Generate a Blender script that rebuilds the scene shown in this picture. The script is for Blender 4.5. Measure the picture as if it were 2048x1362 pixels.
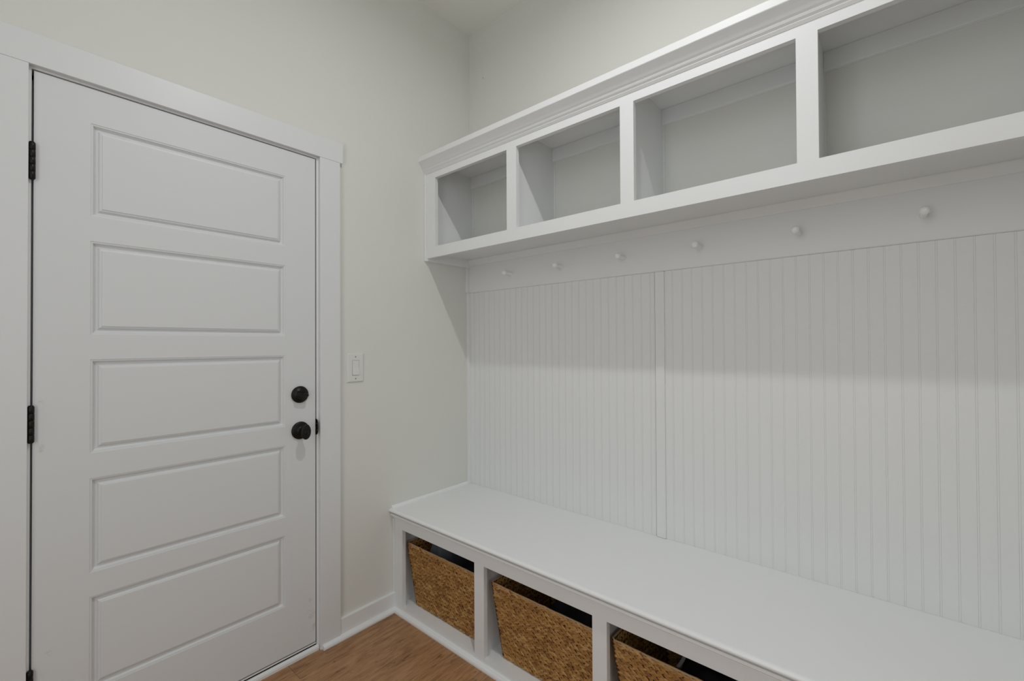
import bpy, math, random
from mathutils import Vector, Matrix
random.seed(7)
C = bpy.context.scene
for o in list(bpy.data.objects):
    bpy.data.objects.remove(o)

# ---------------------------------------------------------------- camera
F_PX = 891.65
yaw, pitch, roll = 0.8592, 0.0093, -0.0052
fw = Vector((-math.cos(yaw)*math.cos(pitch), math.sin(yaw)*math.cos(pitch), math.sin(pitch)))
r0 = Vector((math.sin(yaw), math.cos(yaw), 0))
u0 = r0.cross(fw)
rr = math.cos(roll)*r0 + math.sin(roll)*u0
uu = -math.sin(roll)*r0 + math.cos(roll)*u0
cam_d = bpy.data.cameras.new('camera')
cam = bpy.data.objects.new('camera', cam_d)
C.collection.objects.link(cam)
cam_d.sensor_width = 36
cam_d.lens = F_PX*36/2048
cam_d.clip_start = 0.02
M = Matrix(((rr.x, uu.x, -fw.x, 1.8579), (rr.y, uu.y, -fw.y, -1.7867), (rr.z, uu.z, -fw.z, 1.2770), (0, 0, 0, 1)))
cam.matrix_world = M
C.camera = cam

# ---------------------------------------------------------------- colour management, world
C.view_settings.view_transform = 'Standard'
C.view_settings.look = 'None'
C.view_settings.gamma = 1
C.view_settings.use_curve_mapping = False
C.view_settings.exposure = 0.0
W = bpy.data.worlds.new('world'); C.world = W
W.use_nodes = True
bg = W.node_tree.nodes['Background']
bg.inputs[0].default_value = (0.75, 0.85, 1.0, 1)
bg.inputs[1].default_value = 0.3

LAMP_W, HALL_W, BACK_W = 10.8, 9.0, 15.0
LX, LY, LZ = 1.32, -1.03, 3.008
def area(name, loc, rot, size, power, col, shape='DISK', sy=None):
    d = bpy.data.lights.new(name, 'AREA'); d.shape = shape; d.size = size
    if sy: d.size_y = sy
    d.energy = power; d.color = col
    o = bpy.data.objects.new(name, d); C.collection.objects.link(o)
    o.location = loc; o.rotation_euler = rot
    return o
area('ceiling_lamp_light', (LX, LY, LZ), (0, 0, 0), 0.06, LAMP_W, (0.985, 0.99, 1.0)).data.spread = math.radians(172)
# added fill light through the opening on the right, beyond the bench nook
area('hall_fill', (4.36, -1.66, 1.45), (0, math.radians(90), 0), 2.0, HALL_W, (0.97, 0.985, 1.0), 'RECTANGLE', 1.9)

area('opening_fill', (1.42, -2.86, 1.58), (math.radians(88), 0, 0), .90, BACK_W, (0.97, 0.985, 1.0), 'RECTANGLE', 2.6)  # added soft fill light behind the camera, lifts the shadows

# ---------------------------------------------------------------- helpers
def link(o, parent=None):
    C.collection.objects.link(o)
    if parent: o.parent = parent
    return o
def meta(o, label=None, cat=None, group=None, kind=None):
    if label: o['label'] = label
    if cat: o['category'] = cat
    if group: o['group'] = group
    if kind: o['kind'] = kind
    return o
def empty(name, loc, label, cat, group=None, kind=None):
    o = bpy.data.objects.new(name, None); C.collection.objects.link(o)
    o.location = loc; o.empty_display_size = .05
    return meta(o, label, cat, group, kind)

class MB:
    """collects geometry in world coordinates, then makes one mesh object"""
    def __init__(s): s.v = []; s.f = []; s.sm = []
    def add(s, vs, fs, smooth=False):
        b = len(s.v); s.v += [tuple(p) for p in vs]
        s.f += [tuple(i+b for i in f) for f in fs]; s.sm += [smooth]*len(fs); return s
    def box(s, x0, x1, y0, y1, z0, z1):
        vs = [(x, y, z) for x in (x0, x1) for y in (y0, y1) for z in (z0, z1)]
        return s.add(vs, [(0,1,3,2),(4,6,7,5),(0,4,5,1),(2,3,7,6),(0,2,6,4),(1,5,7,3)])
    def prism(s, pts, axis, a0, a1, smooth=False):
        # pts: closed outline in the two remaining axes (order x,y,z without axis)
        n = len(pts); vs = []
        for a in (a0, a1):
            for p in pts:
                q = list(p); q.insert(axis, a); vs.append(q)
        fs = [(i, (i+1) % n, n+(i+1) % n, n+i) for i in range(n)]
        s.add(vs, fs, smooth)
        s.add(vs, [tuple(range(n)), tuple(range(2*n-1, n-1, -1))])
        return s
    def lathe(s, prof, origin, axis='x', n=40, sy=1, sz=1, smooth=True):
        # prof: (distance along axis, radius)
        vs = []; fs = []
        for (d, r) in prof:
            for k in range(n):
                t = 2*math.pi*k/n; a, b = r*math.cos(t)*sy, r*math.sin(t)*sz
                if axis == 'x': vs.append((origin[0]+d, origin[1]+a, origin[2]+b))
                elif axis == 'y': vs.append((origin[0]+a, origin[1]+d, origin[2]+b))
                else: vs.append((origin[0]+a, origin[1]+b, origin[2]+d))
        m = len(prof)
        for i in range(m-1):
            for k in range(n):
                fs.append((i*n+k, i*n+(k+1) % n, (i+1)*n+(k+1) % n, (i+1)*n+k))
        s.add(vs, fs, smooth)
        s.add(vs[:n], [tuple(range(n))]); s.add(vs[-n:], [tuple(range(n))])
        return s
    def tube(s, pts, r, n=10, closed=False):
        pts = [Vector(p) for p in pts]; m = len(pts); vs = []; fs = []
        for i, p in enumerate(pts):
            a = pts[(i-1) % m] if (closed or i > 0) else p
            b = pts[(i+1) % m] if (closed or i < m-1) else p
            t = (b-a).normalized(); ref = Vector((0, 0, 1)) if abs(t.z) < .9 else Vector((1, 0, 0))
            e1 = t.cross(ref).normalized(); e2 = t.cross(e1)
            for k in range(n):
                q = 2*math.pi*k/n; vs.append(p+r*(math.cos(q)*e1+math.sin(q)*e2))
        for i in range(m if closed else m-1):
            j = (i+1) % m
            for k in range(n): fs.append((i*n+k, i*n+(k+1) % n, j*n+(k+1) % n, j*n+k))
        s.add(vs, fs, True)
        if not closed: s.add(vs[:n], [tuple(range(n))]); s.add(vs[-n:], [tuple(range(n))])
        return s
    def build(s, name, mat, parent=None, bevel=0, seg=2, weighted=False):
        me = bpy.data.meshes.new(name)
        org = parent_world(parent)
        me.from_pydata([(p[0]-org.x, p[1]-org.y, p[2]-org.z) for p in s.v], [], s.f)
        me.polygons.foreach_set('use_smooth', s.sm)
        me.materials.append(mat); me.update()
        import bmesh
        bm = bmesh.new(); bm.from_mesh(me); bmesh.ops.recalc_face_normals(bm, faces=bm.faces); bm.to_mesh(me); bm.free()
        o = bpy.data.objects.new(name, me); link(o, parent)
        if bevel:
            bv = o.modifiers.new('bevel', 'BEVEL'); bv.width = bevel; bv.segments = seg; bv.limit_method = 'ANGLE'; bv.angle_limit = math.radians(40)
            bv.harden_normals = False
        return o
def parent_world(p):
    v = Vector((0, 0, 0))
    while p is not None: v = v + p.location; p = p.parent
    return v

# ---------------------------------------------------------------- materials
def mat(name, col, rough=0.5, spec=0.5, metal=0.0):
    m = bpy.data.materials.new(name); m.use_nodes = True
    b = m.node_tree.nodes['Principled BSDF']
    b.inputs['Base Color'].default_value = (*col, 1); b.inputs['Roughness'].default_value = rough
    b.inputs['Specular IOR Level'].default_value = spec; b.inputs['Metallic'].default_value = metal
    return m
def N(m, t, **kw):
    n = m.node_tree.nodes.new(t)
    for k, v in kw.items(): setattr(n, k, v)
    return n
def L(m, a, b): m.node_tree.links.new(a, b)
def bump(m, scale, dist, detail=3, strength=0.4, stretch=None):
    b = m.node_tree.nodes['Principled BSDF']
    tc = N(m, 'ShaderNodeTexCoord'); mp = N(m, 'ShaderNodeMapping')
    if stretch: mp.inputs['Scale'].default_value = stretch
    nz = N(m, 'ShaderNodeTexNoise'); nz.inputs['Scale'].default_value = scale; nz.inputs['Detail'].default_value = detail
    bp = N(m, 'ShaderNodeBump'); bp.inputs['Distance'].default_value = dist; bp.inputs['Strength'].default_value = strength
    L(m, tc.outputs['Object'], mp.inputs[0]); L(m, mp.outputs[0], nz.inputs['Vector']); L(m, nz.outputs[0], bp.inputs['Height']); L(m, bp.outputs[0], b.inputs['Normal'])
    return nz
def mottle(m, c1, c2, scale=3.0, lo=.35, hi=.65):
    b = m.node_tree.nodes['Principled BSDF']
    tc = N(m, 'ShaderNodeTexCoord'); nz = N(m, 'ShaderNodeTexNoise'); nz.inputs['Scale'].default_value = scale; nz.inputs['Detail'].default_value = 4
    cr = N(m, 'ShaderNodeValToRGB'); cr.color_ramp.elements[0].position = lo; cr.color_ramp.elements[1].position = hi
    cr.color_ramp.elements[0].color = (*c1, 1); cr.color_ramp.elements[1].color = (*c2, 1)
    L(m, tc.outputs['Object'], nz.inputs['Vector']); L(m, nz.outputs[0], cr.inputs[0]); L(m, cr.outputs[0], b.inputs['Base Color'])
    return cr

M_wall = mat('wall_paint', (.735, .735, .688), .8, .3); bump(M_wall, 220, .0006, 2, .25)
mottle(M_wall, (.730, .730, .683), (.740, .740, .693), 2.0)
M_ceil = mat('ceiling_paint', (.84, .84, .79), .9, .2); bump(M_ceil, 160, .0008, 2, .25)
M_trim = mat('white_trim_paint', (.80, .81, .805), .38, .45); mottle(M_trim, (.795, .805, .80), (.81, .82, .815), 2.5); bump(M_trim, 60, .0003, 2, .15)
M_casing = mat('white_casing_paint', (.745, .755, .755), .38, .45)
M_door = mat('white_door_paint', (.715, .728, .728), .42, .45)
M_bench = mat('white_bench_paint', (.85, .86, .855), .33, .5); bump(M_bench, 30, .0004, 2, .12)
M_bead = mat('white_beadboard_paint', (.80, .81, .805), .45, .4)
M_peg = mat('white_peg_paint', (.90, .90, .88), .35, .5)
M_black = mat('black_bronze_metal', (.012, .011, .010), .38, .5, .55)
M_plastic = mat('white_switch_plastic', (.74, .74, .71), .35, .5)
M_dark = mat('dark_gap', (.012, .010, .009), .8, .2)
M_lamp = mat('lamp_glass', (1, 1, 1), .4)
_b = M_lamp.node_tree.nodes['Principled BSDF']; _b.inputs['Emission Color'].default_value = (1, .955, .885, 1); _b.inputs['Emission Strength'].default_value = 6

# door paint: faint scuffs with shapes of their own near the lock edge and the hinges
def door_scuffs(m):
    b = m.node_tree.nodes['Principled BSDF']
    g = N(m, 'ShaderNodeNewGeometry')
    out = None
    nz = N(m, 'ShaderNodeTexNoise'); nz.inputs['Scale'].default_value = 38; nz.inputs['Detail'].default_value = 6; nz.inputs['Roughness'].default_value = .65
    L(m, g.outputs['Position'], nz.inputs['Vector'])
    for (y, z, r) in [(-.915, .16, .05), (-.912, .10, .04), (-1.70, .99, .03), (-1.700, 1.12, .02), (-1.69, .40, .04), (-.918, .22, .03)]:
        d = N(m, 'ShaderNodeVectorMath', operation='DISTANCE'); d.inputs[1].default_value = (0, y, z)
        L(m, g.outputs['Position'], d.inputs[0])
        mr = N(m, 'ShaderNodeMapRange'); mr.inputs['From Min'].default_value = 0; mr.inputs['From Max'].default_value = r
        mr.inputs['To Min'].default_value = .34; mr.inputs['To Max'].default_value = 0
        L(m, d.outputs['Value'], mr.inputs['Value'])
        if out is None: out = mr.outputs[0]
        else:
            a = N(m, 'ShaderNodeMath', operation='MAXIMUM'); L(m, out, a.inputs[0]); L(m, mr.outputs[0], a.inputs[1]); out = a.outputs[0]
    a = N(m, 'ShaderNodeMath', operation='ADD'); L(m, out, a.inputs[0]); L(m, nz.outputs[0], a.inputs[1])
    mr = N(m, 'ShaderNodeMapRange'); mr.inputs['From Min'].default_value = .74; mr.inputs['From Max'].default_value = .92; mr.inputs['To Max'].default_value = .40
    L(m, a.outputs[0], mr.inputs['Value'])
    mx = N(m, 'ShaderNodeMix', data_type='RGBA'); mx.inputs[6].default_value = (.715, .728, .728, 1); mx.inputs[7].default_value = (.36, .33, .27, 1)
    L(m, mr.outputs[0], mx.inputs[0]); L(m, mx.outputs[2], b.inputs['Base Color'])
door_scuffs(M_door)

# wood floor
def wood_floor():
    m = mat('hickory_floor', (.2, .1, .05), .42, .4); b = m.node_tree.nodes['Principled BSDF']
    geo = N(m, 'ShaderNodeNewGeometry'); tc = N(m, 'ShaderNodeTexCoord')
    off = N(m, 'ShaderNodeVectorMath', operation='SCALE'); off.inputs[0].default_value = (3.1, 17.3, 7.7)
    L(m, geo.outputs['Random Per Island'], off.inputs['Scale'])
    ad = N(m, 'ShaderNodeVectorMath', operation='ADD'); L(m, tc.outputs['Object'], ad.inputs[0]); L(m, off.outputs[0], ad.inputs[1])
    def noise(sc, stretch, det=4, rough=.55, dist=0):
        mp = N(m, 'ShaderNodeMapping'); mp.inputs['Scale'].default_value = stretch
        n = N(m, 'ShaderNodeTexNoise'); n.inputs['Scale'].default_value = sc; n.inputs['Detail'].default_value = det
        n.inputs['Roughness'].default_value = rough; n.inputs['Distortion'].default_value = dist
        L(m, ad.outputs[0], mp.inputs[0]); L(m, mp.outputs[0], n.inputs['Vector']); return n
    grain = noise(9, (3.2, .42, 1), 6, .6, 1.6)
    fine = noise(90, (3.5, .18, 1), 4, .7)
    blot = noise(3.5, (1, .6, 1), 3)
    cr = N(m, 'ShaderNodeValToRGB'); e = cr.color_ramp.elements
    e[0].position = .32; e[0].color = (.270, .135, .060, 1)
    e[1].position = .72; e[1].color = (.500, .285, .140, 1)
    k = e.new(.50); k.color = (.405, .215, .100, 1)
    L(m, grain.outputs[0], cr.inputs[0])
    # dark grain streaks
    cr2 = N(m, 'ShaderNodeValToRGB'); cr2.color_ramp.elements[0].position = .34; cr2.color_ramp.elements[0].color = (.45, .42, .38, 1)
    cr2.color_ramp.elements[1].position = .47; cr2.color_ramp.elements[1].color = (1, 1, 1, 1)
    L(m, fine.outputs[0], cr2.inputs[0])
    mul = N(m, 'ShaderNodeMix', data_type='RGBA', blend_type='MULTIPLY'); mul.inputs[0].default_value = .75
    L(m, cr.outputs[0], mul.inputs[6]); L(m, cr2.outputs[0], mul.inputs[7])
    # knots / mineral flecks
    fl = noise(26, (1.8, .55, 1), 8, .75, .8)
    cr3 = N(m, 'ShaderNodeValToRGB'); cr3.color_ramp.elements[0].position = .345; cr3.color_ramp.elements[0].color = (.25, .2, .17, 1)
    cr3.color_ramp.elements[1].position = .415; cr3.color_ramp.elements[1].color = (1, 1, 1, 1)
    L(m, fl.outputs[0], cr3.inputs[0])
    mul2 = N(m, 'ShaderNodeMix', data_type='RGBA', blend_type='MULTIPLY'); mul2.inputs[0].default_value = .8
    L(m, mul.outputs[2], mul2.inputs[6]); L(m, cr3.outputs[0], mul2.inputs[7])
    hs = N(m, 'ShaderNodeHueSaturation'); mr = N(m, 'ShaderNodeMapRange'); mr.inputs['To Min'].default_value = .88; mr.inputs['To Max'].default_value = 1.10
    L(m, geo.outputs['Random Per Island'], mr.inputs['Value']); L(m, mr.outputs[0], hs.inputs['Value']); L(m, mul2.outputs[2], hs.inputs['Color'])
    L(m, hs.outputs[0], b.inputs['Base Color'])
    bp = N(m, 'ShaderNodeBump'); bp.inputs['Distance'].default_value = .0012; bp.inputs['Strength'].default_value = .5
    L(m, blot.outputs[0], bp.inputs['Height'])
    bp2 = N(m, 'ShaderNodeBump'); bp2.inputs['Distance'].default_value = .0004; bp2.inputs['Strength'].default_value = .5
    L(m, fine.outputs[0], bp2.inputs['Height']); L(m, bp.outputs[0], bp2.inputs['Normal']); L(m, bp2.outputs[0], b.inputs['Normal'])
    return m
M_floor = wood_floor()

def straw(name, stops, spec=.3):
    m = mat(name, stops[0][1], .55, spec); b = m.node_tree.nodes['Principled BSDF']
    geo = N(m, 'ShaderNodeNewGeometry'); cr = N(m, 'ShaderNodeValToRGB'); e = cr.color_ramp.elements
    e[0].position = stops[0][0]; e[0].color = (*stops[0][1], 1); e[1].position = stops[-1][0]; e[1].color = (*stops[-1][1], 1)
    for p, c in stops[1:-1]: k = e.new(p); k.color = (*c, 1)
    L(m, geo.outputs['Random Per Island'], cr.inputs[0])
    nz = N(m, 'ShaderNodeTexNoise'); nz.inputs['Scale'].default_value = 260; nz.inputs['Detail'].default_value = 3
    tc = N(m, 'ShaderNodeTexCoord'); L(m, tc.outputs['Object'], nz.inputs['Vector'])
    mr = N(m, 'ShaderNodeMapRange'); mr.inputs['To Min'].default_value = .7; mr.inputs['To Max'].default_value = 1.25; L(m, nz.outputs[0], mr.inputs['Value'])
    hs = N(m, 'ShaderNodeHueSaturation'); L(m, cr.outputs[0], hs.inputs['Color']); L(m, mr.outputs[0], hs.inputs['Value']); L(m, hs.outputs[0], b.inputs['Base Color'])
    return m
M_straw = straw('woven_water_hyacinth', [(0, (.24, .105, .030)), (.25, (.37, .180, .050)), (.75, (.46, .245, .075)), (1, (.58, .34, .125))])
M_core = mat('dark_brown_basket_core', (.075, .034, .014), .85, .2)  # darkened to put shade into the gaps between the strands
M_rim = mat('basket_rim_straw', (.46, .30, .16), .6, .3); bump(M_rim, 400, .001, 3, .6, (1, .2, 1))
M_cloth_grey = mat('grey_blue_fabric', (.17, .19, .21), .8, .2)
M_cloth_black = mat('black_fabric', (.012, .012, .014), .7, .3)
M_strap = mat('grey_strap', (.16, .16, .17), .6, .3)
M_nail = mat('nail_mark', (.25, .24, .22), .6, .3)

# ---------------------------------------------------------------- room shell
XR, YN, ZC, XF = 2.275, -2.70, 3.0618, 4.3
yjl, yjr, zj = -1.7212, -.8985, 2.0712         # inner faces of the door jamb
w = MB()
w.box(-.12, 0, YN-.1, -1.745, -.03, ZC); w.box(-.12, 0, -.874, .1, -.03, ZC); w.box(-.12, 0, -1.745, -.874, 2.093, ZC)
meta(w.build('wall_left', M_wall), 'warm light grey painted wall holding the white five-panel door', 'wall', kind='structure')
meta(MB().box(0, XR+.1, 0, .1, -.03, ZC).build('wall_back', M_wall), 'warm light grey painted wall behind the cubby shelf and bench', 'wall', kind='structure')
w = MB(); w.box(XR, XR+.11, -.62, 0, -.03, ZC); w.box(XR+.11, XF+.1, -.62, -.51, -.03, ZC)
w.box(XF, XF+.05, YN, -.62, -.03, .43); w.box(XF, XF+.05, YN, -.62, 2.47, ZC); w.box(XF, XF+.05, YN, -2.62, .43, 2.47); w.box(XF, XF+.05, -.70, -.62, .43, 2.47)  # far wall left open for the added hall fill light
meta(w.build('wall_right', M_wall), 'light grey painted wall return at the right end of the bench', 'wall', kind='structure')
w = MB(); w.box(0, .94, YN-.1, YN, -.03, ZC); w.box(1.90, XF+.1, YN-.1, YN, -.03, ZC); w.box(.94, 1.90, YN-.1, YN, 2.92, ZC)  # opening placed and sized for the added fill light
meta(w.build('wall_front', M_wall), 'light grey painted wall behind the viewer, with a tall opening added for fill light', 'wall', kind='structure')
meta(MB().box(-.12, XF+.1, YN-.1, .1, ZC, ZC+.1).build('ceiling', M_ceil), 'off-white painted ceiling in the corner above the door', 'ceiling', kind='structure')

# floor: planks run along the door wall
fl = MB(); fl.box(-.12, XF+.1, YN-1.6, .05, -.05, -.014)
PW = .1905; xe = .1135; WID = {1: .34}
k = 0; x0 = xe-PW
while x0 < XF+.1:
    x1 = x0+WID.get(k, PW)
    if k == 0: ends = [-4.3, -2.22, -1.018, .05]
    else:
        o = random.uniform(-.5, .5); ends = [-4.3] + [e+o for e in (-3.0, -1.9)] + [.05]
        if k == 1: ends = [-4.3, -2.6, -1.55, .05]
        if k == 2: ends = [-4.3, -1.9, .05]
    for a, b in zip(ends[:-1], ends[1:]):
        g = .0004; t = .0007
        xa, xb, ya, yb = max(x0, -.11)+g, min(x1, XF+.1)-g, a+g, b-g
        vs = [(xa, ya, -.014), (xb, ya, -.014), (xb, yb, -.014), (xa, yb, -.014), (xa, ya, -t), (xb, ya, -t), (xb, yb, -t), (xa, yb, -t), (xa+t, ya+t, 0), (xb-t, ya+t, 0), (xb-t, yb-t, 0), (xa+t, yb-t, 0)]
        fs = [(8, 9, 10, 11)] + [(i, (i+1) % 4, 4+(i+1) % 4, 4+i) for i in range(4)] + [(4+i, 4+(i+1) % 4, 8+(i+1) % 4, 8+i) for i in range(4)]
        fl.add(vs, fs)
    x0 = x1; k += 1
meta(fl.build('floor', M_floor), 'medium brown wood plank floor running alongside the door wall', 'floor', kind='structure')

# baseboard and quarter round on the door wall
bb = MB().prism([(0, 0), (.014, 0), (.014, .083), (.012, .0865), (0, .0865)], 1, -.801, -.516)
bb.prism([(0, 0), (.014, 0), (.014, .083), (.012, .0865), (0, .0865)], 1, YN, -1.817)
BB = meta(bb.build('baseboard_left', M_trim, bevel=.0008), 'white baseboard along the door wall either side of the casing', 'baseboard', kind='structure')
def quarter(r, n=6): return [(0, 0)] + [(r*math.cos(math.pi/2*i/n), r*math.sin(math.pi/2*i/n)) for i in range(n+1)]
q = MB().prism([(.014+p[0], p[1]) for p in [(0, 0), (.019, 0), (.0195, .006), (.017, .0125), (.011, .017), (.004, .0185), (0, .019)]], 1, -.883, -.524)
meta(q.build('shoe_moulding', M_trim, BB), 'rounded white shoe strip along the floor')

# ---------------------------------------------------------------- door casing, jamb, threshold
T1 = empty('trim_1', (0, -1.309, 0), 'flat white casing boards framing the door', 'door casing', kind='structure')
MB().box(0, .0181, -1.83, -.7871, 2.0776, 2.1673).build('head_casing', M_casing, T1, bevel=.0012)
MB().box(0, .018, -.8906, -.801, 0, 2.0772).build('side_casing', M_casing, T1, bevel=.0012)
MB().box(0, .018, -1.817, -1.7273, 0, 2.0772).build('side_casing', M_casing, T1, bevel=.0012)
j = MB()
j.box(-.118, .0, yjr, yjr+.019, 0, zj+.019); j.box(-.118, .0, yjl-.019, yjl, 0, zj+.019); j.box(-.118, .0, yjl, yjr, zj, zj+.019)
j.box(-.10, -.047, yjr-.014, yjr, 0, zj); j.box(-.10, -.047, yjl, yjl+.014, 0, zj); j.box(-.10, -.047, yjl, yjr, zj-.014, zj)
T2 = meta(j.build('trim_2', M_trim), 'white door jamb visible as a narrow strip inside the casing', 'door jamb', kind='structure')
# strike plate: half-disc lip folded round the jamb edge by the knob
pl = []
for i in range(21):
    t = -math.pi/2+math.pi*i/20
    pl.append((-.001+.0175*max(0, math.cos(t))**.75, .9350+.0325*math.sin(t)))
sp = MB().prism(pl, 1, yjr-.0014, yjr-.0001); sp.box(-.040, .0, yjr-.0014, yjr-.0001, .9025, .9675)
S = sp.build('strike_plate', M_black, T2); meta(S, 'black strike plate with a rounded lip')
sc = MB()
for z in (.921, .949): sc.lathe([(0, .0022), (-.0006, .0016)], (.0065, yjr-.0014, z), 'y', 10)
sc.build('screw', mat('bright_screw_metal', (.5, .5, .48), .3, .5, 1), S)
th = MB().prism([(-.10, 0), (.0080, 0), (.0085, .010), (.0060, .0165), (.0015, .0200), (-.0035, .0205), (-.0040, .0120), (-.10, .0120)], 1, yjl+.0001, yjr+.0055)
T3 = meta(th.build('trim_3', M_trim), 'low white painted threshold strip under the door', 'threshold', kind='structure')
MB().box(-.036, -.0030, yjl+.003, yjr-.003, .0258, .0318).build('door_sweep', M_trim, T3)
MB().box(-.11, -.0075, yjl+.0002, yjr-.0002, .0121, .0374).build('gap_shade', M_dark, T3)  # dark box that paints in the shade of the gaps round the sweep

# ---------------------------------------------------------------- door
ydl, ydr, zdb, zdt = -1.7166, -.9040, .0377, 2.0672
ypl, ypr = -1.5975, -1.0255
PT = [1.9602, 1.5998, 1.2385, .8770, .5190]; PB = [1.6760, 1.3140, .9530, .5910, .2345]
D = empty('door_1', (0, -1.309, zdb), 'white door with five stacked recessed horizontal panels and black hardware', 'door', kind='structure')
d = MB()
d.box(-.044, -.0121, ydl, ydr, zdb, zdt)
def rect(mb, y0, y1, z0, z1, x=0.0): mb.add([(x, y0, z0), (x, y1, z0), (x, y1, z1), (x, y0, z1)], [(0, 1, 2, 3)])
d.box(-.0121, 0, ydl, ypl, zdb, zdt); d.box(-.0121, 0, ypr, ydr, zdb, zdt)
tops = [zdt]+PB; bots = PT+[zdb]
for a, b in zip(tops, bots): d.box(-.0121, 0, ypl, ypr, b, a)
d.build('door_slab', M_door, D)
PROF = [(0, 0), (.0003, -.0014), (.0040, -.0018), (.0054, -.0022), (.0058, -.0048), (.0092, -.0094), (.0112, -.0110), (.0158, -.0114), (.0170, -.0112), (.0196, -.0060), (.0214, -.0044), (.0262, -.0032), (.0264, -.0015), (.0290, -.0012)]
for zt, zb in zip(PT, PB):
    p = MB(); rings = []
    for (u, dx) in PROF:
        rings.append([(dx, ypl+u, zb+u), (dx, ypr-u, zb+u), (dx, ypr-u, zt-u), (dx, ypl+u, zt-u)])
    for a, b in zip(rings[:-1], rings[1:]):
        for i in range(4): p.add([a[i], a[(i+1) % 4], b[(i+1) % 4], b[i]], [(0, 1, 2, 3)])
    p.add(rings[-1], [(0, 1, 2, 3)])
    p.add([(-.0120, q[1], q[2]) for q in rings[0]], [(0, 1, 2, 3)])
    for i in range(4):
        a = rings[0]; p.add([a[i], a[(i+1) % 4], (-.0120, *a[(i+1) % 4][1:]), (-.0120, *a[i][1:])], [(0, 1, 2, 3)])
    p.build('door_panel', M_door, D)
for z0, z1 in ((1.7525, 1.861), (1.0050, 1.1125), (.2610, .3690)):
    h = MB(); cy = -1.7200; cx = .0062; n = 5; st = (z1-z0-.006)/n
    for i in range(n):
        a = z0+.003+i*st; h.lathe([(0, .0066), (.0006, .0073), (st-.0012, .0073), (st-.0006, .0066)], (cx, cy, a), 'z', 20)
    h.lathe([(0, .0030), (.001, .0055), (.003, .006)], (cx, cy, z0), 'z', 16); h.lathe([(0, .006), (.002, .0055), (.003, .003)], (cx, cy, z1-.003), 'z', 16)
    h.box(-.0005, .0012, cy-.0016, cy+.0016, z0+.003, z1-.003)
    meta(h.build('hinge', M_black, D), 'black butt hinge barrel')
# deadbolt
dy, dz = -.9695, 1.0772
db = MB().lathe([(0, .0335), (.004, .0345), (.0075, .0335), (.0085, .0300), (.0105, .0295), (.0130, .0270), (.0135, .0225), (.0155, .0215), (.0165, .0190)], (0, dy, dz), 'x', 48)
DB = meta(db.build('deadbolt', M_black, D), 'round black deadbolt plate')
tt = MB(); tt.lathe([(0, .009), (.006, .008), (.010, .0065)], (.0165, dy, dz), 'x', 20)
pts = []; ang = math.radians(-9)
for i in range(28):
    t = 2*math.pi*i/28; a = .0245*math.copysign(abs(math.cos(t))**.8, math.cos(t)); b = .0068*math.copysign(abs(math.sin(t))**.9, math.sin(t))*(1+.35*abs(a)/.0245)
    pts.append((a, b))
def paddle(x, s): return [(x, dy+s*(a*math.cos(ang)-b*math.sin(ang)), dz+s*(a*math.sin(ang)+b*math.cos(ang))) for a, b in pts]
rings = [paddle(.022, .82), paddle(.024, .97), paddle(.029, 1.0), paddle(.033, .97), paddle(.035, .85)]
vs = [p for r_ in rings for p in r_]; n = 28
tt.add(vs, [(i*n+k, i*n+(k+1) % n, (i+1)*n+(k+1) % n, (i+1)*n+k) for i in range(4) for k in range(n)], True)
tt.add(rings[0], [tuple(range(n))]); tt.add(rings[-1], [tuple(range(n))])
tt.build('thumb_turn', M_black, DB)
# knob
ky, kz = -.9675, .9300
kb = MB().lathe([(0, .0350), (.003, .0360), (.006, .0350), (.0085, .0300), (.010, .0200), (.012, .0130), (.020, .0100), (.034, .0105), (.040, .0120)], (0, ky, kz), 'x', 48)
KB = meta(kb.build('door_knob', M_black, D), 'black door knob on a round rosette')
kn = MB().lathe([(.038, .0100), (.044, .0160), (.0485, .0255), (.0515, .0300), (.0545, .0310), (.0575, .0300), (.0590, .0265), (.0588, .0210), (.0600, .0120), (.0603, .0060)], (0, ky, kz), 'x', 48, sy=.62, sz=1.0)
kn.build('grip', M_black, KB)
kd = MB().lathe([(0, .0075), (.0012, .0072), (.0020, .0050)], (.0602, ky-.001, kz-.004), 'x', 20); kd.box(.0615, .0638, ky-.0015, ky+.0015, kz-.0095, kz+.0015)
kd.build('turn_button', M_black, KB)

# ---------------------------------------------------------------- light switch
sy_, sz_ = -.7217, 1.1765
SW = empty('light_switch', (0, sy_, sz_), 'white rocker light switch on the wall beside the door casing', 'light switch')
pl = MB(); hw, hh = .0400, .0645; rings = []
for x, i in ((0, 0), (.0025, 0), (.0052, .0022), (.0060, .0045)):
    rings.append([(x, sy_-hw+i, sz_-hh+i), (x, sy_+hw-i, sz_-hh+i), (x, sy_+hw-i, sz_+hh-i), (x, sy_-hw+i, sz_+hh-i)])
for a, b in zip(rings[:-1], rings[1:]):
    for i in range(4): pl.add([a[i], a[(i+1) % 4], b[(i+1) % 4], b[i]], [(0, 1, 2, 3)])
a = rings[-1]; rw, rh = .0172, .0340
hole = [(.0060, sy_-rw, sz_-rh), (.0060, sy_+rw, sz_-rh), (.0060, sy_+rw, sz_+rh), (.0060, sy_-rw, sz_+rh)]
for i in range(4):
    pl.add([a[i], a[(i+1) % 4], hole[(i+1) % 4], hole[i]], [(0, 1, 2, 3)])
    pl.add([hole[i], hole[(i+1) % 4], (.002, *hole[(i+1) % 4][1:]), (.002, *hole[i][1:])], [(0, 1, 2, 3)])
pl.add([(.002, *h[1:]) for h in hole], [(0, 1, 2, 3)])
pl.build('wall_plate', M_plastic, SW)
rk = MB(); rk.prism([(.0022, sz_-.0328), (.0095, sz_-.0328), (.0064, sz_), (.0058, sz_+.0328), (.0022, sz_+.0328)], 1, sy_-.0160, sy_+.0160)
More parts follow.
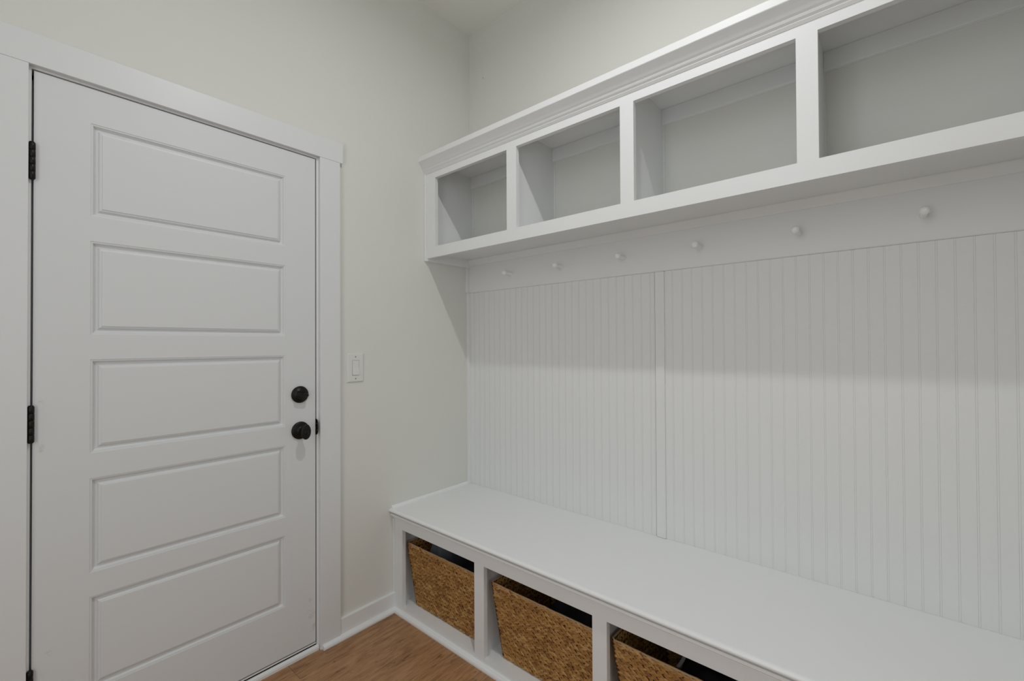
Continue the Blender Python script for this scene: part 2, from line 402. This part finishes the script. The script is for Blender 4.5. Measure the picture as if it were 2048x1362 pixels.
rk.build('rocker', M_plastic, SW, bevel=.0006)
for dzz in (.0490, -.0490):
    MB().lathe([(0, .0032), (.0006, .0030), (.0010, .0020)], (.0058, sy_, sz_+dzz), 'x', 14).build('screw', M_nail, SW)

# ---------------------------------------------------------------- beadboard, battens and peg rail
YB = -.012; ZB0, ZB1 = .4906, 1.5722
def beadboard(x0, x1, phase, label):
    pts = [(x0, YB)]
    k0 = math.ceil((x0+.004-phase)/.0384); k = k0
    while phase+k*.0384 < x1-.004:
        c = phase+k*.0384
        for s in (-.0021, .0021):
            pts += [(c+s-.00045, YB), (c+s-.0003, YB+.0009), (c+s+.0003, YB+.0009), (c+s+.00045, YB)]
        k += 1
    pts += [(x1, YB)]
    n = len(pts); vs = [(p[0], p[1], ZB0) for p in pts]+[(p[0], p[1], ZB1) for p in pts]
    mb = MB().add(vs, [(i, i+1, n+i+1, n+i) for i in range(n-1)])
    mb.box(x0, x1, YB+.0020, -.0005, ZB0, ZB1)
    for z in (ZB0, ZB1): mb.add([(x0, YB, z), (x1, YB, z), (x1, YB+.002, z), (x0, YB+.002, z)], [(0, 1, 2, 3)])
    return meta(mb.build('beadboard_panel', M_bead), label, 'wall panelling', group='beadboard sheets above the bench')
beadboard(.0181, 1.1052, 1.0856, 'white vertical beadboard sheet between the corner and the seam batten')
beadboard(1.1471, XR, 1.1794, 'white vertical beadboard sheet right of the seam batten')
meta(MB().box(1.1086, 1.1470, -.0200, -.0005, ZB0, ZB1).build('seam_batten', M_trim, bevel=.0030, seg=3), 'narrow vertical white batten covering the beadboard seam', 'batten')
meta(MB().box(.0, .018, -.0300, -.0005, ZB0, 1.5722).build('corner_batten', M_bead, bevel=.0012), 'slim vertical white batten in the room corner above the bench', 'batten')
PR = empty('peg_rail', (1.135, 0, 1.5722), 'white board under the cubby shelf with a row of coat pegs', 'peg rail')
MB().prism([(-.0005, 1.5725), (-.0170, 1.5725), (-.0195, 1.5755), (-.0195, 1.7560), (-.0005, 1.7560)], 0, .0, XR).build('rail_board', M_bead, PR)
rb = MB().box(.0, .014, -.0365, -.0196, 1.5725, 1.7128); rb.build('end_batten', M_bead, PR, bevel=.001)
for i in range(6):
    x = (.3362, .6525, .9743, 1.2910, 1.6115, 1.9212)[i]
    p = MB().lathe([(0, .0098), (-.003, .0096), (-.030, .0084), (-.047, .0072), (-.051, .0086), (-.055, .0112), (-.060, .0124), (-.0655, .0118), (-.0700, .0088), (-.0718, .0045)], (x, -.0195, 1.6476), 'y', 22)
    p.build('peg', M_peg, PR)

# ---------------------------------------------------------------- cubby shelf (upper cabinet)
UF = -.323; OT, OB = 2.1325, 1.7805
UO = [(.0826, .5689), (.6240, 1.1128), (1.1647, 1.6520), (1.7032, 2.1900)]
CS = empty('cubby_shelf', (1.1365, 0, 1.7262), 'long white wall-mounted cubby shelf with four open compartments and crown top', 'shelf')
ff = MB(); FB = -.304
xs = [0.0]+[v for o in UO for v in o]+[XR]
for i in range(0, len(xs), 2): ff.box(xs[i], xs[i+1], UF, FB, OB, OT)
ff.box(0, XR, UF, FB, OT, 2.2250); ff.box(0, XR, UF, FB, 1.7262, OB)
ff.build('face_frame', M_trim, CS)
cr = [(UF, 2.1631), (-.3245, 2.1636), (-.3300, 2.1722), (-.3292, 2.1736), (-.3345, 2.1800), (-.3375, 2.1858), (-.3368, 2.1868), (-.3420, 2.1925), (-.3480, 2.2010), (-.3560, 2.2110), (-.3640, 2.2195), (-.3650, 2.2215), (-.3650, 2.2448), (UF+.0005, 2.2448)]
MB().prism(cr, 0, .0005, XR-.0005).build('crown_moulding', M_trim, CS)
MB().box(0.0005, XR-.0005, FB, -.0005, 2.2221, 2.2440).build('top_panel', M_trim, CS)
MB().box(0.0005, XR-.0005, FB, -.0005, 1.7565, OB-.006).build('bottom_panel', M_trim, CS)
sp = MB(); sp.box(.0005, .040, FB, -.0005, OB-.006, 2.2221); sp.box(.0005, .0204, -.3225, -.0200, 1.7130, 1.7565); sp.build('end_panel', M_trim, CS)
MB().box(2.235, XR-.0005, FB, -.0005, OB-.006, 2.2221).build('end_panel', M_trim, CS)
MB().box(.0005, .0095, -.3290, -.3230, 1.7140, 2.1640).build('scribe_strip', M_trim, CS, bevel=.001)
for a, b in zip(UO[:-1], UO[1:]):
    c = (a[1]+b[0])/2; MB().box(c-.009, c+.009, FB, -.0005, OB-.006, 2.2221).build('divider', M_trim, CS)
edges = [.040]+[v for a, b in zip(UO[:-1], UO[1:]) for v in ((a[1]+b[0])/2-.009, (a[1]+b[0])/2+.009)]+[2.235]
for i in range(0, 8, 2):
    a, b = edges[i], edges[i+1]
    MB().box(a, b, -.012, -.0005, OB-.006, 2.2221).build('back_panel', M_wall, CS)
    MB().box(a, b, -.0300, -.012, 2.1615, 2.2221).build('nailing_cleat', M_trim, CS, bevel=.0012)
    MB().box(a, a+.0045, -.0165, -.012, OB-.006, 2.1615).build('corner_bead', M_trim, CS)
MB().prism([(-.0197, 1.7250), (-.0225, 1.7250), (-.0235, 1.7275), (-.0270, 1.7340), (-.0330, 1.7430), (-.0385, 1.7520), (-.0390, 1.7563), (-.0197, 1.7563)], 0, .0205, XR-.0005).build('lower_cleat', M_trim, CS)

# ---------------------------------------------------------------- bench
BF = -.5212; BT, BO = .3996, .0361
OP = [(.0726, .5590), (.6128, 1.1030), (1.1554, 1.6440), (1.6960, 2.1860)]
BN = empty('storage_bench', (1.1365, -.26, 0), 'long white built-in bench with open compartments holding woven baskets', 'bench')
top = [(-.0005, .4705), (-.0005, .4903), (-.5340, .4903), (-.5380, .4897), (-.5415, .4882), (-.5440, .4860), (-.5456, .4832), (-.5459, .4803), (-.5450, .4775), (-.5428, .4752), (-.5390, .4738), (-.5255, .4730), (-.5250, .4705)]
MB().prism(top, 0, .0005, XR-.0005, smooth=False).build('bench_top', M_bench, BN)
cv = [(BF, .4704), (-.5245, .4704), (-.5248, .4672), (-.5355, .4662), (-.5372, .4646), (-.5374, .4585), (-.5355, .4560), (-.5262, .4536), (-.5258, .4490), (-.5262, .4462), (-.5235, .4444), (BF, .4436)]
MB().prism(cv, 0, .0005, XR-.0005).build('edge_moulding', M_bench, BN)
bf = MB(); GB = -.502
xs = [0.0005]+[v for o in OP for v in o]+[XR-.0005]
for i in range(0, len(xs), 2): bf.box(xs[i], xs[i+1], BF, GB, BO, BT)
bf.box(.0005, XR-.0005, BF, GB, BT, .4699); bf.box(.0005, XR-.0005, BF, GB, 0.0, BO)
bf.build('face_frame', M_trim, BN)
MB().box(.0005, .0105, -.5262, -.5213, .019, .4400).build('scribe_strip', M_trim, BN, bevel=.001)
MB().prism([(BF-p[0], p[1]) for p in [(0, 0), (.0178, 0), (.0182, .006), (.016, .0125), (.010, .0165), (.004, .018), (0, .0185)]], 0, .0145, XR-.0005).build('shoe_moulding', M_trim, BN)
MB().box(.0005, XR-.0005, GB, -.0005, .012, BO).build('bottom_panel', M_trim, BN)
MB().box(.0005, XR-.0005, -.012, -.0005, BO, .4699).build('back_panel', M_trim, BN)
MB().box(.0005, .040, GB, -.012, BO, .4699).build('end_panel', M_trim, BN); MB().box(2.235, XR-.0005, GB, -.012, BO, .4699).build('end_panel', M_trim, BN)
for a, b in zip(OP[:-1], OP[1:]):
    c = (a[1]+b[0])/2; MB().box(c-.009, c+.009, GB, -.012, BO, .4699).build('divider', M_trim, BN)
MB().prism([(.0005+p[0], .4903+p[1]) for p in quarter(.0125)], 1, -.5330, -.0305).build('top_cleat', M_bench, BN)

# ---------------------------------------------------------------- baskets
def leaf(mb, o, du, dv, dn, c, ang, ln, wd, h):
    """one flattened strand centred at c=(u,v) on the plane o + u*du + v*dv, bulging along dn"""
    ca, sa = math.cos(ang), math.sin(ang); vs = []
    for i, (t, w_) in enumerate(((-.5, .12), (-.30, .78), (0, 1.0), (.28, .82), (.5, .10))):
        for s in (-.5, 0, .5):
            a = t*ln; b = s*wd*w_
            u = c[0]+a*ca-b*sa; v = c[1]+a*sa+b*ca
            n = (h*(1-.55*abs(t)*2) if s == 0 else h*.15)
            n += h*(.35*t)
            if t == -.5: n -= h*.45
            vs.append(o+du*u+dv*v+dn*n)
    mb.add(vs, [(i*3+k, i*3+k+1, i*3+k+4, i*3+k+3) for i in range(4) for k in range(2)], True)
def weave(mb, p00, p10, p01, p11, dn, row=.0175, step=.0205, flip=1):
    """braided rows on the quad p00-p10 (bottom) / p01-p11 (top)"""
    H = ((p01-p00).length+(p11-p10).length)/2; nr = round(H/row); row = H/nr
    for r_ in range(nr):
        f = (r_+.5)/nr
        a = p00.lerp(p01, f); b = p10.lerp(p11, f); Lr = (b-a).length; du = (b-a).normalized()
        dv = dn.cross(du).normalized()
        if dv.z < 0: dv = -dv
        ns = round(Lr/step); st = Lr/ns; ph = random.uniform(-.5, .5); fl = 1
        for i in range(-1, ns+1):
            for s in (1, -1):
                u = (i+ph+.5+(.5 if s < 0 else 0))*st+random.gauss(0, .0009)
                ln = random.uniform(.027, .033)
                u0_, u1_ = max(u-ln/2, .001), min(u+ln/2, Lr-.001)
                if u1_-u0_ < .012: continue
                leaf(mb, a, du, dv, dn, ((u0_+u1_)/2, s*row*.235+random.gauss(0, .0005)),
                     flip*fl*-s*math.radians(random.gauss(20, 5)), u1_-u0_, row*random.uniform(.51, .64), random.uniform(.0050, .0070))
def basket_thing(loc, label):
    B = empty('woven_basket', loc, label, 'basket', group='woven baskets in the bench')
    return B
TW, BW, HB = .2550, .2130, .2880          # half widths at top and bottom, height
YF0, YF1, YK0, YK1 = -.0, -.020, .330, .350   # front y at bottom/top, back y at bottom/top, relative to the base line
B1 = basket_thing((.3160, -.4640, BO), 'tan braided basket in the compartment nearest the door, dark blue-grey cloth inside')
o = Vector(B1.location)
P = lambda x, y, z: o+Vector((x, y, z))
core = MB(); t = .006
def shell(ins):
    return [P(-BW+ins, YF0+ins, .002 if not ins else .008), P(BW-ins, YF0+ins, .002 if not ins else .008), P(BW-ins, YK0-ins, .002 if not ins else .008), P(-BW+ins, YK0-ins, .002 if not ins else .008),
            P(-TW+ins, YF1+ins, HB), P(TW-ins, YF1+ins, HB), P(TW-ins, YK1-ins, HB), P(-TW+ins, YK1-ins, HB)]
for ins in (0, t):
    core.add(shell(ins), [(0, 1, 2, 3), (0, 1, 5, 4), (1, 2, 6, 5), (2, 3, 7, 6), (3, 0, 4, 7)])
a_, b_ = shell(0), shell(t)
core.add(a_[4:]+b_[4:], [(0, 1, 5, 4), (1, 2, 6, 5), (2, 3, 7, 6), (3, 0, 4, 7)])
wv = MB(); s0 = shell(0); si = shell(t)
def nrm(a, b, c): return (b-a).cross(c-a).normalized()
weave(wv, s0[0], s0[1], s0[4], s0[5], Vector((0, -1, -.07)).normalized())
weave(wv, s0[3], s0[0], s0[7], s0[4], Vector((-1, 0, -.14)).normalized())
weave(wv, s0[1], s0[2], s0[5], s0[6], Vector((1, 0, -.14)).normalized())
weave(wv, si[3], si[0], si[7], si[4], Vector((1, 0, .14)).normalized())
weave(wv, si[2], si[3], si[6], si[7], Vector((0, -1, .07)).normalized())
wv_o = wv.build('woven_strands', M_straw, B1)
core_o = core.build('basket_shell', M_core, B1)
rm = MB(); zc_ = HB+.001
loop = []
cs = [(-TW, YF1), (TW, YF1), (TW, YK1), (-TW, YK1)]
for (ax, ay), (bx, by) in zip(cs, cs[1:]+cs[:1]):
    for i in range(24):
        f = .02+.96*i/23; loop.append(P(ax+(bx-ax)*f, ay+(by-ay)*f+.002, zc_+random.gauss(0, .0006)))
rm.tube(loop, .0034, 8, True)
for dx_ in (.0,):
    loop2 = [p+Vector((0, -.0035 if p.y < o.y+.1 else .0035, -.0052)) for p in loop]
    rm.tube(loop2, .0024, 6, True)
rm.build('rim', M_rim, B1)
def copy_thing(src, loc, label):
    c = src.copy(); C.collection.objects.link(c); c.location = loc; c['label'] = label
    for ch in list(src.children):
        k_ = ch.copy(); C.collection.objects.link(k_); k_.parent = c
    return c
B2 = copy_thing(B1, (.8740, -.4640, BO), 'tan braided basket in the second compartment, black bag inside')
B3 = copy_thing(B1, (1.4080, -.4640, BO), 'tan braided basket cut off by the bottom frame edge, grey strap inside')

# contents of the baskets
def drape(name, mat_, cx, cy, z0, wx, wy, hz, seed, label, cat, n=22):
    rnd = random.Random(seed); ph = [rnd.uniform(0, 6.28) for _ in range(6)]
    vs = []; fs = []
    for i in range(n+1):
        for j_ in range(n+1):
            u, v = i/n*2-1, j_/n*2-1
            e = max(0, 1-abs(u)**4)*max(0, 1-abs(v)**4)
            h = e**.4*(hz+.022*math.sin(3.1*u+ph[0])*math.cos(2.7*v+ph[1])+.012*math.sin(7*u+4*v+ph[2])+.007*math.sin(13*v-6*u+ph[3]))
            vs.append((cx+wx*u, cy+wy*v, z0+h))
    for i in range(n):
        for j_ in range(n): fs.append((i*(n+1)+j_, (i+1)*(n+1)+j_, (i+1)*(n+1)+j_+1, i*(n+1)+j_+1))
    base = len(vs); vs2 = vs+[(x, y, z0-.005) for x, y, z in vs]
    fs2 = fs+[tuple(i+base for i in reversed(f)) for f in fs]
    rim_ = [i*(n+1) for i in range(n+1)]+[n*(n+1)+j_ for j_ in range(1, n+1)]+[i*(n+1)+n for i in range(n-1, -1, -1)]+[j_ for j_ in range(n-1, 0, -1)]
    for a, b in zip(rim_, rim_[1:]+rim_[:1]): fs2.append((a, b, b+base, a+base))
    mb = MB(); mb.add(vs2, fs2, True)
    return meta(mb.build(name, mat_), label, cat)
drape('folded_cloth', M_cloth_grey, .183, -.330, .0510, .070, .10, .291, 3, 'dark blue-grey cloth standing at the left end of the basket nearest the door', 'cloth')
drape('cloth_bundle', M_cloth_black, .385, -.30, .0510, .120, .12, .228, 5, 'black cloth bundle filling the right side of the basket nearest the door', 'cloth')
drape('fabric_bag', M_cloth_black, .93, -.29, .0510, .140, .13, .238, 8, 'black fabric bag lying in the basket of the second compartment', 'bag')
drape('fabric_tote', M_cloth_black, 1.45, -.28, .0510, .160, .13, .233, 11, 'black fabric tote in the basket cut off by the bottom frame edge', 'bag')
st = MB(); pts = [(1.345+.012*math.sin(i*.5), -.430+.0075*i*1.1, .255+.075*math.sin(math.pi*(i+3)/22)+.008) for i in range(0, 20)]
vs = []; fs = []
for i, p in enumerate(pts):
    for dx_, dz_ in ((-.005, 0), (.005, 0), (.005, .0015), (-.005, .0015)): vs.append((p[0]+dx_, p[1], p[2]+dz_))
for i in range(len(pts)-1):
    for k_ in range(4): fs.append((i*4+k_, i*4+(k_+1) % 4, i*4+4+(k_+1) % 4, i*4+4+k_))
fs += [(0, 1, 2, 3), tuple(len(vs)-4+q for q in range(4))]
st.add(vs, fs)
meta(st.build('strap', M_strap), 'thin grey strap looping over the third basket from the door', 'strap')

# ---------------------------------------------------------------- ceiling lamp and small wall mark
CL = empty('ceiling_lamp', (LX, LY, ZC), 'small round white lamp mounted on the ceiling over the room', 'lamp')
MB().lathe([(0, .095), (-.004, .097), (-.030, .092), (-.040, .084), (-.045, .066), (-.046, .052), (-.042, .050)], (LX, LY, ZC), 'z', 48).build('trim_ring', M_trim, CL)
MB().lathe([(-.0421, .0495), (-.0430, .0490)], (LX, LY, ZC), 'z', 40).build('lens', M_lamp, CL)
nl = MB().lathe([(0, .0030), (-.0012, .0028), (-.0016, .0015)], (.1121, 0, 2.7771), 'y', 12, sy=.5, sz=1.3)
meta(nl.build('wall_anchor', M_nail), 'tiny grey screw mark high on the back wall near the corner', 'screw')
